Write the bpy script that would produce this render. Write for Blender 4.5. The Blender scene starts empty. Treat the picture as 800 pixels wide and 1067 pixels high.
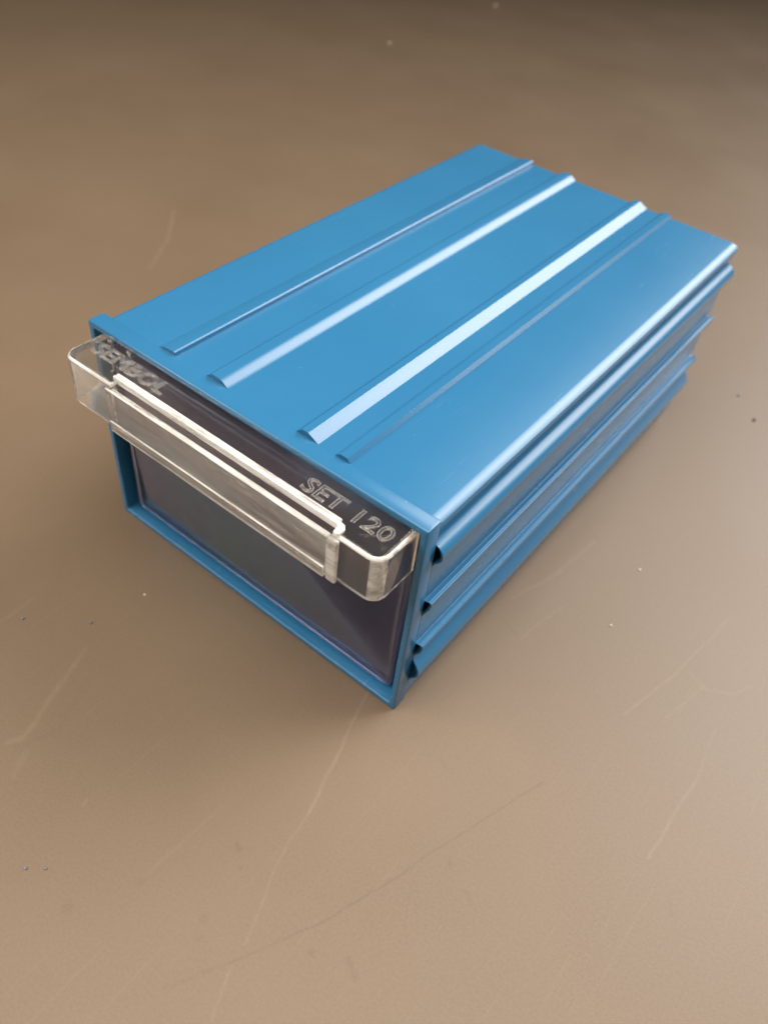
import bpy, bmesh, math, random
from mathutils import Vector, Matrix
random.seed(7)
S = 0.001                                   # modelling in millimetres, scene in metres
scene = bpy.context.scene
col = scene.collection

# ------------------------------------------------------------------ helpers
def link(name, bm, mat, parent=None, smooth=True, angle=35):
    bmesh.ops.recalc_face_normals(bm, faces=bm.faces)
    me = bpy.data.meshes.new(name)
    bm.to_mesh(me); bm.free()
    for p in me.polygons: p.use_smooth = smooth
    if smooth: me.set_sharp_from_angle(angle=math.radians(angle))
    o = bpy.data.objects.new(name, me); col.objects.link(o)
    o.data.materials.append(mat)
    if parent is not None: o.parent = parent
    return o

def V(x, y, z): return Vector((x*S, y*S, z*S))

def box(bm, x0, x1, y0, y1, z0, z1):
    v = [bm.verts.new(V(x, y, z)) for x in (x0, x1) for y in (y0, y1) for z in (z0, z1)]
    for f in ((0,1,3,2),(4,6,7,5),(0,4,5,1),(2,3,7,6),(0,2,6,4),(1,5,7,3)):
        bm.faces.new([v[i] for i in f])
    return v

def bevel_all(bm, w, seg=2, minang=30):
    es = [e for e in bm.edges if len(e.link_faces) == 2 and e.calc_face_angle(0) > math.radians(minang)]
    bmesh.ops.bevel(bm, geom=es, offset=w*S, segments=seg, profile=0.5, affect='EDGES', clamp_overlap=True)

def prism_z(bm, pts, z0, z1):
    a = [bm.verts.new(V(x, y, z0)) for x, y in pts]
    b = [bm.verts.new(V(x, y, z1)) for x, y in pts]
    n = len(pts)
    bm.faces.new(list(reversed(a))); bm.faces.new(b)
    for i in range(n): bm.faces.new((a[i], a[(i+1) % n], b[(i+1) % n], b[i]))

def prism_y(bm, pts, y0, y1, cap0=True, cap1=True):
    a = [bm.verts.new(V(x, y0, z)) for x, z in pts]
    b = [bm.verts.new(V(x, y1, z)) for x, z in pts]
    n = len(pts)
    if cap0: bm.faces.new(a)
    if cap1: bm.faces.new(list(reversed(b)))
    for i in range(n): bm.faces.new((a[i], b[i], b[(i+1) % n], a[(i+1) % n]))

def rounded_rect(x0, x1, z0, z1, r, n=5):
    pts = []
    for cx, cz, a0 in ((x1-r, z1-r, 0), (x0+r, z1-r, 90), (x0+r, z0+r, 180), (x1-r, z0+r, 270)):
        for k in range(n+1):
            a = math.radians(a0 + 90*k/n)
            pts.append((cx + r*math.cos(a), cz + r*math.sin(a)))
    return pts

# ------------------------------------------------------------------ materials
def new_mat(name):
    m = bpy.data.materials.new(name); m.use_nodes = True
    nt = m.node_tree
    return m, nt, nt.nodes['Principled BSDF']

def N(nt, t, **kw):
    n = nt.nodes.new(t)
    for k, v in kw.items(): setattr(n, k, v)
    return n

def noise(nt, vec, scale, detail=4, rough=0.5):
    n = N(nt, 'ShaderNodeTexNoise'); n.inputs['Scale'].default_value = scale
    n.inputs['Detail'].default_value = detail; n.inputs['Roughness'].default_value = rough
    nt.links.new(vec, n.inputs['Vector']); return n.outputs['Fac']

def maprange(nt, val, a, b, c, d):
    n = N(nt, 'ShaderNodeMapRange')
    for i, x in enumerate((a, b, c, d)): n.inputs[i+1].default_value = x
    nt.links.new(val, n.inputs[0]); return n.outputs[0]

def math_n(nt, op, a, b=None, clamp=False):
    n = N(nt, 'ShaderNodeMath', operation=op); n.use_clamp = clamp
    for i, x in enumerate((a, b)):
        if x is None: continue
        if isinstance(x, (int, float)): n.inputs[i].default_value = x
        else: nt.links.new(x, n.inputs[i])
    return n.outputs[0]

def mixcol(nt, fac, a, b, mode='MIX'):
    n = N(nt, 'ShaderNodeMix', data_type='RGBA', blend_type=mode)
    for i, x in ((0, fac), (6, a), (7, b)):
        if isinstance(x, (int, float)): n.inputs[i].default_value = x
        elif isinstance(x, tuple): n.inputs[i].default_value = (*x, 1)
        else: nt.links.new(x, n.inputs[i])
    return n.outputs[2]

# distance (in mm) from the shading point to a segment lying in the XY plane
def seg_dist(nt, pos, a, b):
    A = Vector((a[0], a[1], 0)); B = Vector((b[0], b[1], 0)); ba = B - A
    s = N(nt, 'ShaderNodeVectorMath', operation='SUBTRACT'); nt.links.new(pos, s.inputs[0]); s.inputs[1].default_value = A
    d = N(nt, 'ShaderNodeVectorMath', operation='DOT_PRODUCT'); nt.links.new(s.outputs[0], d.inputs[0]); d.inputs[1].default_value = ba
    h = math_n(nt, 'MULTIPLY', d.outputs['Value'], 1.0/max(ba.length_squared, 1e-9), clamp=True)
    c = N(nt, 'ShaderNodeVectorMath', operation='SCALE'); c.inputs[0].default_value = ba; nt.links.new(h, c.inputs['Scale'])
    e = N(nt, 'ShaderNodeVectorMath', operation='DISTANCE'); nt.links.new(s.outputs[0], e.inputs[0]); nt.links.new(c.outputs[0], e.inputs[1])
    return e.outputs['Value']

def mask_of(nt, pos, strokes):
    total = None
    for pts, w, k in strokes:
        for a, b in zip(pts, pts[1:]):
            m = maprange(nt, seg_dist(nt, pos, a, b), 0.0, w, k, 0.0)
            total = m if total is None else math_n(nt, 'MAXIMUM', total, m)
    return total

# --- camera model recovered from the photograph (used to place marks on the table)
FOC = 843.83
R3 = Matrix(((0.78279954, 0.61528195, 0.09302158),
             (0.49513045, -0.52531201, -0.69202105),
             (-0.37692271, 0.58777157, -0.71585882)))
CAM = Vector((179.11422, -111.93612, 212.36347))
def on_table(u, v, z=0.0):
    d = R3.transposed() @ Vector(((u-400)/FOC, (v-533.5)/FOC, 1.0))
    t = (z - CAM.z)/d.z
    p = CAM + d*t
    return (round(p.x, 2), round(p.y, 2))

# --- blue injection-moulded plastic
def blue_plastic():
    m, nt, b = new_mat('blue_plastic')
    tc = N(nt, 'ShaderNodeTexCoord'); o = tc.outputs['Object']
    big = noise(nt, o, 14, 3)
    c = mixcol(nt, maprange(nt, big, .3, .7, 0, 1), (0.022, 0.132, 0.272), (0.027, 0.147, 0.294))
    fine = noise(nt, o, 2600, 2)
    # a few dull scuffs in the moulding
    sep = N(nt, 'ShaderNodeMapping'); sep.inputs['Scale'].default_value = (1, .08, 1); nt.links.new(o, sep.inputs['Vector'])
    sc = maprange(nt, noise(nt, sep.outputs[0], 420, 3, .7), .64, .76, 0, 1)
    scale = N(nt, 'ShaderNodeVectorMath', operation='SCALE'); nt.links.new(o, scale.inputs[0]); scale.inputs['Scale'].default_value = 1000
    st = mask_of(nt, scale.outputs[0], SCUFFS)
    c = mixcol(nt, math_n(nt, 'MULTIPLY', st, .55), c, (0.010, 0.10, 0.25))
    pale = mask_of(nt, scale.outputs[0], PALE)
    dust = maprange(nt, noise(nt, o, 520, 2, .5), .74, .80, 0, .30)
    c = mixcol(nt, math_n(nt, 'MAXIMUM', math_n(nt, 'MULTIPLY', pale, .4), dust), c, (.20, .33, .45))
    nt.links.new(c, b.inputs['Base Color'])
    r = maprange(nt, big, .2, .8, .22, .28)
    r = math_n(nt, 'ADD', r, math_n(nt, 'MULTIPLY', sc, .10))
    nt.links.new(r, b.inputs['Roughness'])
    b.inputs['IOR'].default_value = 1.5
    bp = N(nt, 'ShaderNodeBump'); bp.inputs['Strength'].default_value = .05; bp.inputs['Distance'].default_value = .0003
    nt.links.new(fine, bp.inputs['Height']); nt.links.new(bp.outputs[0], b.inputs['Normal'])
    return m
def top_pt(u, v):
    p = on_table(u, v, 77.9); return p
SCUFFS = [([(lambda p: (p[0], p[1]))(on_table(281, 271, 77.9)), on_table(300, 272, 77.9), on_table(311, 275, 77.9)], .55, 1.0)]
tp = lambda u, v: on_table(u, v, 77.9)
PALE = [([tp(430,530), tp(445,517)], .35, .8), ([tp(455,535), tp(463,512), tp(500,480), tp(560,437)], .5, .35), ([tp(346,470), tp(380,452)], .3, .3),
        ([tp(300,330), tp(322,322)], .25, .4), ([tp(520,260), tp(523,276)], .25, .35), ([tp(240,350), tp(262,352)], .25, .3), ([tp(600,330), tp(640,322)], .25, .3)]
BLUE = blue_plastic()

# --- clear styrene
def clear_plastic(name, rough=.03, film=False, tint=(.97, .95, .92), trans=.90, streak=0.0):
    m, nt, b = new_mat(name)
    b.inputs['Base Color'].default_value = (*tint, 1)
    b.inputs['Transmission Weight'].default_value = trans
    b.inputs['IOR'].default_value = 1.5
    tc = N(nt, 'ShaderNodeTexCoord'); o = tc.outputs['Object']
    r = maprange(nt, noise(nt, o, 160, 4, .7), .35, .75, rough, rough + .10)
    nt.links.new(r, b.inputs['Roughness'])
    bp = N(nt, 'ShaderNodeBump'); bp.inputs['Strength'].default_value = .07; bp.inputs['Distance'].default_value = .0006
    nt.links.new(noise(nt, o, 110, 3), bp.inputs['Height']); nt.links.new(bp.outputs[0], b.inputs['Normal'])
    if streak:  # milky streaks in the transmission imitate streaky highlights
        mp = N(nt, 'ShaderNodeMapping'); mp.inputs['Scale'].default_value = (.12, 1, 1); nt.links.new(o, mp.inputs['Vector'])
        nt.links.new(maprange(nt, noise(nt, mp.outputs[0], 420, 4, .65), .32, .68, trans - streak, min(1, trans + streak)), b.inputs['Transmission Weight'])
    if film:
        dv = N(nt, 'ShaderNodeVectorMath', operation='DISTANCE'); nt.links.new(o, dv.inputs[0]); dv.inputs[1].default_value = (.046, .003, .012)
        w = math_n(nt, 'ADD', maprange(nt, dv.outputs['Value'], .004, .052, 412, 366), maprange(nt, noise(nt, o, 18, 2), .3, .7, -9, 9))
        nt.links.new(w, b.inputs['Thin Film Thickness'])
        b.inputs['Thin Film IOR'].default_value = 1.72
    return m
CLEAR = clear_plastic('clear_plastic', .008, trans=.99)
TRAY = clear_plastic('clear_tray_plastic', .03, trans=1.0)
LETTER = clear_plastic('raised_clear_plastic', .03, trans=.92)
HAZY = clear_plastic('worn_glint_plastic', .015, trans=.945, streak=.055)  # slight wear haze, plus pale streaks imitating highlights
GLINT = clear_plastic('glint_edge_plastic', .14, trans=.60, streak=.28)  # milky white edges stand in for highlights and refraction
BOUNCE = clear_plastic('bounce_haze_plastic', .04, trans=.86, streak=.12)  # milkiness stands in for light bouncing inside the left end
PANEL = clear_plastic('clear_panel_plastic', .05, True, (.60, .64, .82), .99)

# --- brown satin table
def table_mat():
    m, nt, b = new_mat('brown_satin_table')
    geo = N(nt, 'ShaderNodeNewGeometry')
    sc = N(nt, 'ShaderNodeVectorMath', operation='MULTIPLY'); nt.links.new(geo.outputs['Position'], sc.inputs[0])
    sc.inputs[1].default_value = (1000, 1000, 0)
    P = sc.outputs[0]
    # wobble so that strokes are not ruler-straight
    nz = N(nt, 'ShaderNodeTexNoise'); nz.inputs['Scale'].default_value = .06; nz.inputs['Detail'].default_value = 3
    nt.links.new(P, nz.inputs['Vector'])
    off = N(nt, 'ShaderNodeVectorMath', operation='SUBTRACT'); nt.links.new(nz.outputs['Color'], off.inputs[0]); off.inputs[1].default_value = (.5, .5, .5)
    offs = N(nt, 'ShaderNodeVectorMath', operation='SCALE'); nt.links.new(off.outputs[0], offs.inputs[0]); offs.inputs['Scale'].default_value = 2.0
    add = N(nt, 'ShaderNodeVectorMath', operation='ADD'); nt.links.new(P, add.inputs[0]); nt.links.new(offs.outputs[0], add.inputs[1])
    flat = N(nt, 'ShaderNodeVectorMath', operation='MULTIPLY'); nt.links.new(add.outputs[0], flat.inputs[0]); flat.inputs[1].default_value = (1, 1, 0)
    Q = flat.outputs[0]
    T = on_table
    light = [
        ([T(382,722), T(345,800), T(320,850)], .8, .8), ([T(320,850), T(290,898), T(257,982)], .55, .6), ([T(242,1005), T(220,1062)], .5, .5),
        ([T(675,895), T(725,810)], .7, .6), ([T(725,810), T(745,760)], .6, .35),
        ([T(650,745), T(705,700), T(760,644)], .7, .5), ([T(693,748), T(735,715)], .6, .4),
        ([T(718,700), T(735,719), T(765,724), T(782,714)], .9, .4),
        ([T(8,773), T(24,769), T(37,753), T(71,701), T(90,676)], 1.3, .6), ([T(15,808), T(26,785)], 1.3, .4),
        ([T(0,648), T(34,624)], .9, .5),
        ([T(181,219), T(176,248), T(155,280)], 1.6, .55),
        ([T(534,623), T(580,597), T(619,565)], 1.0, .5), ([T(541,667), T(565,648), T(585,633)], .8, .4), ([T(560,610), T(585,595)], .8, .35),
        ([T(0,130), T(45,121)], 2.5, .35), ([T(720,240), T(790,262)], 3.0, .3),
        ([T(156,908), T(232,840)], .8, .28), ([T(86,839), T(89,834)], .7, .7), ([T(590,355), T(668,480)], .1, .0),
    ]
    dark = [
        ([T(565,815), T(480,868), T(420,909)], .55, .75), ([T(420,909), T(400,921), T(330,965), T(240,1002)], .6, .7), ([T(240,1002), T(170,1030)], .8, .45),
        ([T(71,947), T(72,946)], 2.0, .9), ([T(247,880), T(250,886)], 1.2, .8), ([T(251,903), T(251,907)], .9, .6),
        ([T(144,919), T(147,919)], 1.6, .45), ([T(213,956), T(213,957)], 1.4, .7), ([T(208,976), T(208,978)], 1.4, .5),
        ([T(325,994), T(326,993)], 1.4, .6), ([T(363,1000), T(370,1020)], 1.3, .75), ([T(468,900), T(468,901)], 1.0, .8),
        ([T(484,929), T(491,943)], .9, .55), ([T(697,938), T(700,955)], .9, .3), ([T(617,556), T(625,566)], .8, .3),
        ([T(404,917), T(406,917)], .9, .6), ([T(527,648), T(545,672)], 1.0, .3), ([T(460,790), T(463,800)], .8, .3),
        ([T(90,708), T(62,760), T(18,778)], 1.5, .25),
    ]
    mott = noise(nt, P, .012, 5, .6)
    grain = noise(nt, P, 1.4, 3, .6)
    base = mixcol(nt, maprange(nt, mott, .3, .7, 0, 1), TAB_A, TAB_B)
    base = mixcol(nt, maprange(nt, grain, .3, .7, 0, .36), base, TAB_C)
    # faint brushed fibres, two directions
    rub = None
    for rot, seed in ((.55, 0), (-.9, 40)):
        mp = N(nt, 'ShaderNodeMapping'); mp.inputs['Rotation'].default_value = (0, 0, rot); mp.inputs['Location'].default_value = (seed, seed, 0)
        mp.inputs['Scale'].default_value = (.9, .02, 1); nt.links.new(P, mp.inputs['Vector'])
        f = maprange(nt, noise(nt, mp.outputs[0], .8, 4, .7), .62, .8, 0, .22)
        rub = f if rub is None else math_n(nt, 'MAXIMUM', rub, f)
    breakup = maprange(nt, noise(nt, P, .25, 3, .7), .3, .65, .25, 1.0)
    lm = math_n(nt, 'MULTIPLY', mask_of(nt, Q, light), breakup)
    dm = math_n(nt, 'MULTIPLY', mask_of(nt, Q, dark), breakup)
    lm = math_n(nt, 'MAXIMUM', math_n(nt, 'MULTIPLY', lm, .16), math_n(nt, 'MULTIPLY', rub, .35))
    base = mixcol(nt, lm, base, (.46, .36, .26))
    base = mixcol(nt, math_n(nt, 'MULTIPLY', dm, .34), base, (.05, .032, .02))
    nt.links.new(base, b.inputs['Base Color'])
    r = maprange(nt, mott, .3, .7, TAB_R-.03, TAB_R+.03)
    r = math_n(nt, 'ADD', r, math_n(nt, 'MULTIPLY', lm, .2))
    nt.links.new(r, b.inputs['Roughness'])
    b.inputs['IOR'].default_value = 1.5
    bp = N(nt, 'ShaderNodeBump'); bp.inputs['Strength'].default_value = .06; bp.inputs['Distance'].default_value = .0004
    h = math_n(nt, 'ADD', grain, math_n(nt, 'MULTIPLY', noise(nt, P, .35, 2), 1.2))
    nt.links.new(h, bp.inputs['Height']); nt.links.new(bp.outputs[0], b.inputs['Normal'])
    return m
TAB_A, TAB_B, TAB_C, TAB_R = (.124, .083, .0505), (.142, .097, .0605), (.19, .139, .092), .48
TABLE = table_mat()

def plain(name, c, rough=.6):
    m, nt, b = new_mat(name)
    tc = N(nt, 'ShaderNodeTexCoord')
    f = noise(nt, tc.outputs['Object'], 900, 3)
    nt.links.new(mixcol(nt, f, tuple(x*.8 for x in c), tuple(min(1, x*1.15) for x in c)), b.inputs['Base Color'])
    b.inputs['Roughness'].default_value = rough
    return m

# ------------------------------------------------------------------ table
bm = bmesh.new(); box(bm, -2200, 1400, -900, 2600, -30, 0)
bevel_all(bm, 4, 2)
t = link('table_top', bm, TABLE); t['kind'] = 'structure'

# ------------------------------------------------------------------ the drawer unit
H = 77.86
root = bpy.data.objects.new('storage_drawer', None); col.objects.link(root)
root.empty_display_size = .05
root['label'] = 'blue ribbed plastic storage drawer with clear front and clear handle on brown table'
root['category'] = 'storage drawer'

# -- housing sleeve: right-hand flank profile from the top edge down to the base (x, z)
flank = [(117.0,77.86),(118.1,77.66),(119.1,77.18),(119.75,76.6),(120.0,75.9),(119.9,74.9),(119.4,72.8),(119.1,71.1),(119.15,70.4),
         (119.6,69.85),(120.6,69.3),(121.5,68.6),(122.15,67.7),(122.4,66.6),(122.25,65.2),(121.6,64.2),(120.5,63.0),(120.0,61.8),(119.97,60.0),
         (119.97,52.5),(119.95,49.9),(119.9,49.2),(119.75,48.8),(119.8,47.85),(120.2,47.75),(121.75,48.25),(122.0,48.2),(122.15,47.85),(122.1,47.1),(121.7,45.2),(120.7,43.2),(120.1,42.0),(119.97,40.0),
         (119.97,32.6),(119.95,30.9),(119.9,30.2),(119.75,29.7),(119.8,28.85),(120.2,28.75),(121.8,29.2),(122.1,29.15),(122.3,28.75),(122.3,28.0),(121.9,26.2),(120.9,24.4),(120.2,23.4),(120.1,22.2),
         (120.3,21.0),(121.1,19.9),(122.1,18.3),(122.65,16.9),(122.75,15.8),(122.5,14.4),(121.2,12.6),(120.2,11.2),(119.97,9.6),(119.9,6.0),(119.6,2.0),(119.0,0.5),(118.0,0.05)]
def offset_in(pts, d):
    out = []
    for i, p in enumerate(pts):
        a = Vector(pts[max(i-1, 0)]); b = Vector(pts[min(i+1, len(pts)-1)])
        t = (b - a).normalized(); n = Vector((t.y, -t.x))        # towards the inside
        out.append((p[0] + (n.x*d if n.x*1 < 0 else -abs(n.x)*d), p[1] + n.y*d))
    return out
MIR = 121.8                                                     # left flank is the mirror: x -> MIR - x
left = [(MIR - x, z) for x, z in flank]
outer = flank + list(reversed(left))
inn = [(x - .6, min(max(z, 1.6), 76.4)) for x, z in flank]
inner = inn + list(reversed([(MIR - x, z) for x, z in inn]))
bm = bmesh.new()
y0, y1 = 5.3, 198.0
ny = 1
ro = [[bm.verts.new(V(x, y, z)) for x, z in outer] for y in (y0, y1)]
ri = [[bm.verts.new(V(x, y, z)) for x, z in inner] for y in (y0, y1 - 1.6)]
n = len(outer)
for i in range(n):
    j = (i+1) % n
    bm.faces.new((ro[0][i], ro[1][i], ro[1][j], ro[0][j]))
    bm.faces.new((ri[0][j], ri[1][j], ri[1][i], ri[0][i]))
    bm.faces.new((ro[0][j], ri[0][j], ri[0][i], ro[0][i]))
bm.faces.new(list(reversed(ro[1]))); bm.faces.new(ri[1])
housing = link('housing', bm, BLUE, root, angle=28)

# -- ribs along the top
def top_rib(pts, yf=5.6, yb=198.2):
    b_ = bmesh.new()
    prism_y(b_, pts, yf, yb)
    bevel_all(b_, .22, 2, 14)
    return link('top_rib', b_, BLUE, housing, angle=25)
zb = H - .35
top_rib([(23.4,zb),(23.6,H+.12),(25.6,H+1.0),(29.3,H+1.35),(29.75,H+1.1),(29.95,zb)])
top_rib([(41.6,zb),(42.0,H+.1),(44.2,H+1.7),(46.6,H+1.75),(47.5,H+1.6),(48.4,H+1.15),(49.3,H+.5),(50.0,H+.08),(50.6,H-.02),(50.8,zb)])
top_rib([(74.2,zb),(74.5,H+.1),(76.4,H+1.75),(78.4,H+1.75),(81.75,H+.05),(82.2,zb)])
top_rib([(87.3,zb),(87.6,H+.3),(89.0,H+1.25),(91.2,H+1.2),(92.15,H+.1),(92.25,zb)])

# -- front frame
bm = bmesh.new()
FX0, FX1 = -.2, 120.0
oo = rounded_rect(FX0, FX1, 0, 78.1, .6, 2)
ii = rounded_rect(1.9, 118.0, 2.1, 76.0, .8, 2)
fr = []
for pts, y in ((oo, 0), (oo, 5.45), (ii, 5.45), (ii, 0)):
    fr.append([bm.verts.new(V(x, y, z)) for x, z in pts])
n = len(oo)
for k in range(4):
    A, B = fr[k], fr[(k+1) % 4]
    for i in range(n): bm.faces.new((A[i], A[(i+1) % n], B[(i+1) % n], B[i]))
bmesh.ops.recalc_face_normals(bm, faces=bm.faces)
bevel_all(bm, .45, 3, 50)
link('front_frame', bm, BLUE, housing)

# -- drawer: clear tray behind a clear front panel
bm = bmesh.new()
def tray(bm, x0, x1, y0, y1, z0, z1, w):
    def ring(x0, x1, y0, y1, z): return [bm.verts.new(V(x, y, z)) for x, y in ((x0,y0),(x1,y0),(x1,y1),(x0,y1))]
    a, b, c, d = ring(x0,x1,y0,y1,z0), ring(x0,x1,y0,y1,z1), ring(x0+w,x1-w,y0+w,y1-w,z1), ring(x0+w,x1-w,y0+w,y1-w,z0+w)
    bm.faces.new(list(reversed(a))); bm.faces.new(d)
    for A, B in ((a,b),(b,c),(c,d)):
        for i in range(4): bm.faces.new((A[i], A[(i+1)%4], B[(i+1)%4], B[i]))
tray(bm, 5.6, 115.0, 6.2, 188.0, 4.0, 66.0, 1.7)
bevel_all(bm, .4, 2)
drawer = link('drawer', bm, TRAY, root)

bm = bmesh.new()
prism_y(bm, rounded_rect(4.8, 115.6, 3.6, 75.2, 2.6, 6), 3.0, 5.6)
bmesh.ops.recalc_face_normals(bm, faces=bm.faces)
bevel_all(bm, .7, 3, 50)
# thin moulded bead that runs round the window of the panel
A = rounded_rect(6.0, 114.4, 4.8, 74.0, 2.2, 6); B = rounded_rect(6.9, 113.5, 5.7, 73.1, 1.8, 6)
rg = [[bm.verts.new(V(x, y, z)) for x, z in pts] for pts, y in ((A, 2.95), (A, 2.65), (B, 2.65), (B, 2.95))]
n = len(A)
for k in range(4):
    P_, Q_ = rg[k], rg[(k+1) % 4]
    for i in range(n): bm.faces.new((P_[i], P_[(i+1) % n], Q_[(i+1) % n], Q_[i]))
link('front_panel', bm, PANEL, drawer)

# -- clear handle hood: U-shaped wall with a top, open below
X0, X1, YF, YB, Z0, Z1 = 3.8, 116.6, -12.7, 2.2, 59.3, 75.0
def u_path(d, r, n=6):
    """outline seen from above, d = inset"""
    x0, x1, yf = X0 + d, X1 - d, YF + d
    rr = max(r - d, .6)
    p = [(x0, YB)]
    for k in range(n+1):
        a = math.radians(180 + 90*k/n); p.append((x0 + rr + rr*math.cos(a), yf + rr + rr*math.sin(a)))
    step = 2.3
    sl, sr = 24.6, 101.9
    p += [(sl, yf), (sl, yf + step), (sr, yf + step), (sr, yf)]
    for k in range(n+1):
        a = math.radians(270 + 90*k/n); p.append((x1 - rr + rr*math.cos(a), yf + rr + rr*math.sin(a)))
    p.append((x1, YB))
    return p
bm = bmesh.new()
W_ = 2.2
po, pi_ = u_path(0, 4.2), u_path(W_, 4.2)
def ringz(p, z): return [bm.verts.new(V(x, y, z)) for x, y in p]
ob, ot, it, ib = ringz(po, Z0), ringz(po, Z1), ringz(pi_, Z1 - W_), ringz(pi_, Z0)
n = len(po)
for A, B in ((ob, ot), (it, ib), (ib, ob)):
    for i in range(n-1): bm.faces.new((A[i], A[i+1], B[i+1], B[i]))
bm.faces.new(ot); bm.faces.new(list(reversed(it)))
# close the back (a thin gap of air is left to the panel)
bm.faces.new((ob[0], ot[0], it[0], ib[0])); bm.faces.new((ob[-1], ib[-1], it[-1], ot[-1]))
bm.faces.new((ot[0], ot[-1], it[-1], it[0]))
bmesh.ops.recalc_face_normals(bm, faces=bm.faces)
es = [e for e in bm.edges if len(e.link_faces) == 2 and e.calc_face_angle(0) > math.radians(40)]
top = [e for e in es if all(abs(v.co.z - Z1*S) < 1e-7 for v in e.verts) and min(v.co.y for v in e.verts) < 0]
bmesh.ops.bevel(bm, geom=top, offset=1.6*S, segments=6, profile=.5, affect='EDGES', clamp_overlap=True)
es = [e for e in bm.edges if len(e.link_faces) == 2 and e.calc_face_angle(0) > math.radians(40) and max(v.co.z for v in e.verts) < (Z1-W_-.5)*S]
bmesh.ops.bevel(bm, geom=es, offset=.85*S, segments=4, profile=.5, affect='EDGES', clamp_overlap=True)
handle = link('handle', bm, CLEAR, drawer, angle=50)
def add_glints(o, test):  # puts the milky highlight stand-in on the chosen faces
    o.data.materials.append(GLINT)
    for p in o.data.polygons:
        if test(p.normal, p.center/S): p.material_index = 1
add_glints(handle, lambda n, c: (n.z < -.25 and c.z < Z0 + 1.2) or (.25 < n.z < .93 and c.z > Z1 - 1.8 and c.y < 0) or
      (abs(n.x) > .25 and abs(n.y) > .25 and c.z < Z1 - 1))
handle.data.materials.append(BOUNCE)  # left end: haze painted in for inner bounce light
for p in handle.data.polygons:
    if p.center.x/S < 20 and abs(p.normal.z) < .5 and p.center.y/S < -3: p.material_index = 2

# -- label slot: front plate with end lugs, and the lip on top of the handle
bm = bmesh.new()
yp = YF - .9
prism_z(bm, [(23.0,yp),(101.6,yp),(101.6,YF+.8),(24.8,YF+.8),(24.8,YF-.06),(23.0,YF-.06)], Z0 + .3, 73.9)
bmesh.ops.recalc_face_normals(bm, faces=bm.faces)
bevel_all(bm, .75, 4, 50)
b2 = bmesh.new()
box(b2, 23.4, 101.8, YF+2.2, YF+4.1, Z1 + .05, Z1 + 1.2); bevel_all(b2, .55, 4)
me = bpy.data.meshes.new('tmp'); b2.to_mesh(me); b2.free(); bm.from_mesh(me); bpy.data.meshes.remove(me)
def join(b2, w, seg=4, ang=30):
    bmesh.ops.recalc_face_normals(b2, faces=b2.faces); bevel_all(b2, w, seg, ang)
    me = bpy.data.meshes.new('tmp'); b2.to_mesh(me); b2.free(); bm.from_mesh(me); bpy.data.meshes.remove(me)
b2 = bmesh.new(); box(b2, 23.8, 101.5, yp-.7, yp-.03, Z0+.5, Z0+4.2); join(b2, .34)        # ledge along the foot of the plate
b2 = bmesh.new(); box(b2, 101.8, 105.0, yp-.5, YF-.05, Z0+.2, 74.6); join(b2, .8)           # rounded end post
b2 = bmesh.new()
prism_z(b2, [(x - 1.8, y) for x, y in ((103.3,YF+3.5),(105.2,YF+3.2),(106.0,YF+2.2),(106.0,YF+.3),(105.4,YF-.3),(104.4,YF-.3),(104.2,YF+.6),(104.0,YF+2.0),(103.3,YF+2.2))], Z1 + .05, Z1 + 1.1)
bmesh.ops.recalc_face_normals(b2, faces=b2.faces); bevel_all(b2, .2, 2, 50)
me = bpy.data.meshes.new('tmp'); b2.to_mesh(me); b2.free(); bm.from_mesh(me); bpy.data.meshes.remove(me)
holder = link('label_holder', bm, HAZY, drawer)
add_glints(holder, lambda n, c: n.z < -.2 or n.z > .25 or (abs(n.x) > .3 and c.x > 60) or c.z > Z1 or (c.x > 101.7 and n.y < -.3))

# -- raised lettering on top of the handle
def lettering(txt, x0, x1, ylo, yhi):
    cu = bpy.data.curves.new('lettering', 'FONT'); cu.body = txt; cu.size = 1; cu.fill_mode = 'NONE'; cu.bevel_depth = .026
    cu.bevel_resolution = 1; cu.resolution_u = 4
    tmp = bpy.data.objects.new('tmp', cu); col.objects.link(tmp)
    dg = bpy.context.evaluated_depsgraph_get(); dg.update()
    me = bpy.data.meshes.new_from_object(tmp.evaluated_get(dg))
    bpy.data.objects.remove(tmp)
    xs = [v.co.x for v in me.vertices]; ys = [v.co.y for v in me.vertices]; zs = [v.co.z for v in me.vertices]
    ax, bx, ay, by = min(xs), max(xs), min(ys), max(ys)
    az = min(zs); sz = .42/(max(zs)-az)
    for v in me.vertices:
        v.co = V(x0 + (v.co.x-ax)/(bx-ax)*(x1-x0), ylo + (v.co.y-ay)/(by-ay)*(yhi-ylo), Z1 + .03 + (v.co.z-az)*sz)
    b_ = bmesh.new(); b_.from_mesh(me); bpy.data.meshes.remove(me)
    bmesh.ops.remove_doubles(b_, verts=b_.verts, dist=1e-6)
    return link('lettering', b_, LETTER, drawer, angle=40)
lettering('SEMBOL', 8.6, 37.0, -6.7, -1.6)
lettering('SET 120', 86.6, 113.6, -7.1, -2.0)

# -- two small tabs behind the handle
for x in (10.2, 18.3):
    bm = bmesh.new(); box(bm, x-.9, x+.9, -1.0, 1.4, Z1 + .06, Z1 + 2.0); bevel_all(bm, .35, 2)
    link('small_tab', bm, HAZY, drawer)

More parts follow.
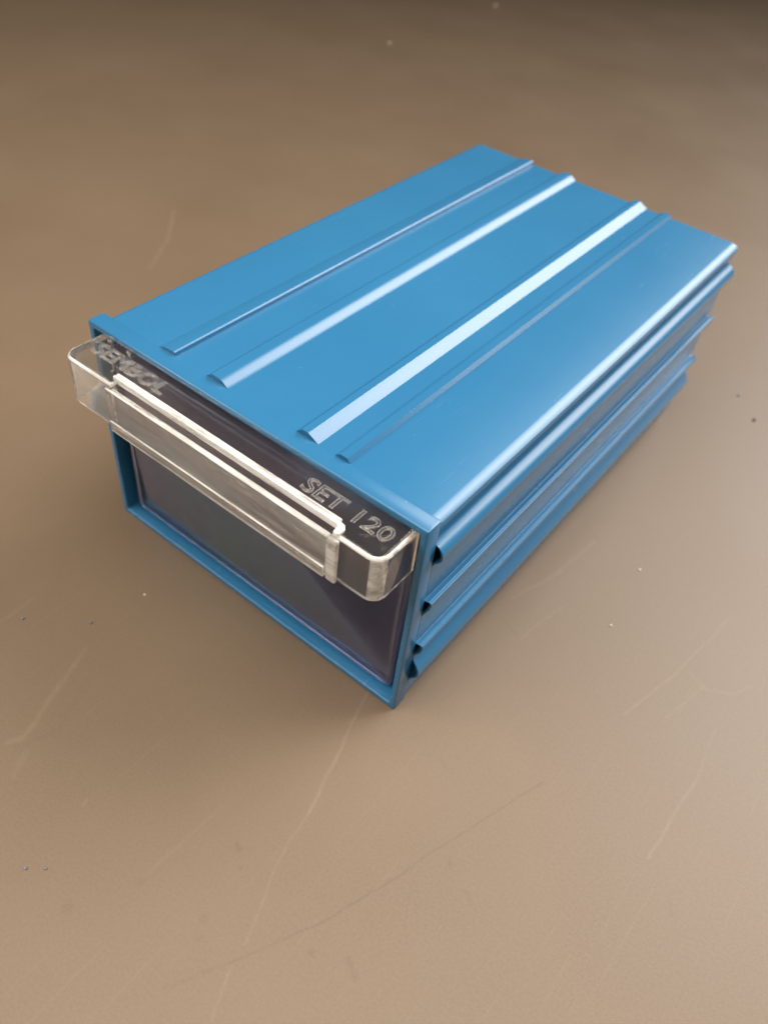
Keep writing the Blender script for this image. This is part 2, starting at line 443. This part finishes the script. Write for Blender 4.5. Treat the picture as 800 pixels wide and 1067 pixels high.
# ------------------------------------------------------------------ crumbs on the table
WHITE, BLUEC, DARK = plain('pale_crumb', (.75, .66, .5)), plain('blue_grey_crumb', (.13, .145, .20)), plain('dark_crumb', (.05, .035, .03))
def crumb(u, v, r, mat, label, flat=.6):
    x, y = on_table(u, v)
    b_ = bmesh.new(); bmesh.ops.create_icosphere(b_, subdivisions=2, radius=r*S*.8)
    for q in b_.verts:
        q.co *= random.uniform(.72, 1.15); q.co.z *= flat
    lo = min(q.co.z for q in b_.verts)
    for q in b_.verts: q.co.z -= lo
    o = link('crumb', b_, mat, None, angle=60)
    o.location = V(x, y, 0.02); o.rotation_euler.z = random.uniform(0, 6)
    o['label'] = label; o['category'] = 'crumb'; o['group'] = 'tiny crumbs on the table'
crumb(151, 620, .55, WHITE, 'tiny white crumb on the table below the left end of the drawer front')
crumb(666, 594, .5, WHITE, 'tiny cream crumb right of the ribbed side, farther from camera of two')
crumb(636, 652, .45, WHITE, 'tiny cream crumb right of the ribbed side, nearer the camera of two')
crumb(516, 7, 2.1, WHITE, 'white crumb at the dark far edge of the table, farthest behind the drawer')
crumb(406, 46, 1.5, WHITE, 'small dull white crumb on the far table, left of the farthest white one')
crumb(24, 645, .6, BLUEC, 'tiny blue-grey crumb near the left edge of the table, beside a pale scratch')
crumb(95, 649, .65, BLUEC, 'tiny blue-grey crumb on the table between the white crumb and the left edge')
crumb(27, 905, .5, BLUEC, 'leftmost tiny blue-grey crumb of the close pair on the near table')
crumb(48, 905, .5, BLUEC, 'right-hand tiny blue-grey crumb of the close pair on the near table')
crumb(785, 438, .9, DARK, 'tiny black crumb on the table by the right edge')
crumb(769, 412, .9, BLUEC, 'tiny grey crumb on the table right of the drawer back corner', .3)

# ------------------------------------------------------------------ camera
cd = bpy.data.cameras.new('camera'); cam = bpy.data.objects.new('camera', cd); col.objects.link(cam)
cd.sensor_fit = 'VERTICAL'; cd.sensor_height = 36; cd.lens = FOC/1067*36
cd.clip_start = .01; cd.clip_end = 50
r, d, f = R3[0], R3[1], R3[2]
cam.matrix_world = Matrix(((r.x, -d.x, -f.x, CAM.x*S), (r.y, -d.y, -f.y, CAM.y*S), (r.z, -d.z, -f.z, CAM.z*S), (0,0,0,1)))
cd.dof.use_dof = True
cd.dof.focus_distance = (R3 @ (Vector((85, 0, 72)) - CAM)).z*S
cd.dof.aperture_fstop = 13
scene.camera = cam

# ------------------------------------------------------------------ light
w = bpy.data.worlds.new('World'); scene.world = w; w.use_nodes = True
bg = w.node_tree.nodes['Background']
bg.inputs[0].default_value = (1.0, .80, .62, 1); bg.inputs[1].default_value = .04

def area(name, loc, target, sx, sy, power, color):
    l = bpy.data.lights.new(name, 'AREA'); l.shape = 'RECTANGLE'; l.size = sx; l.size_y = sy
    l.energy = power; l.color = color
    o = bpy.data.objects.new(name, l); col.objects.link(o)
    o.location = loc
    o.rotation_euler = (Vector(target) - Vector(loc)).to_track_quat('-Z', 'Y').to_euler()
    return o
c0 = Vector((.08, .10, .07))
wl = area('window_light', c0 + Vector((.32, .73, .66)).normalized()*1.2, c0, 1.0, 1.1, 7.0, (1, .98, .96))
wl.data.spread = math.radians(72)
cl = area('ceiling_light', (.20, -.14, .80), (.19, -.12, 0), .7, .7, 3.8, (1, .90, .76))
cl.data.spread = math.radians(115)
area('room_lamp', c0 + Vector((-.58, -.62, .53)).normalized()*1.0, c0, .75, .16, 8.5, (1, .94, .86))

# ------------------------------------------------------------------ render
scene.view_settings.view_transform = 'Standard'; scene.view_settings.look = 'None'
scene.view_settings.exposure = 0; scene.view_settings.gamma = 1
scene.render.engine = 'CYCLES'
cy = scene.cycles
cy.use_denoising = True
cy.max_bounces = 24; cy.transmission_bounces = 20; cy.glossy_bounces = 10; cy.diffuse_bounces = 4
cy.caustics_refractive = True; cy.caustics_reflective = True; cy.blur_glossy = .6
cy.sample_clamp_indirect = 6
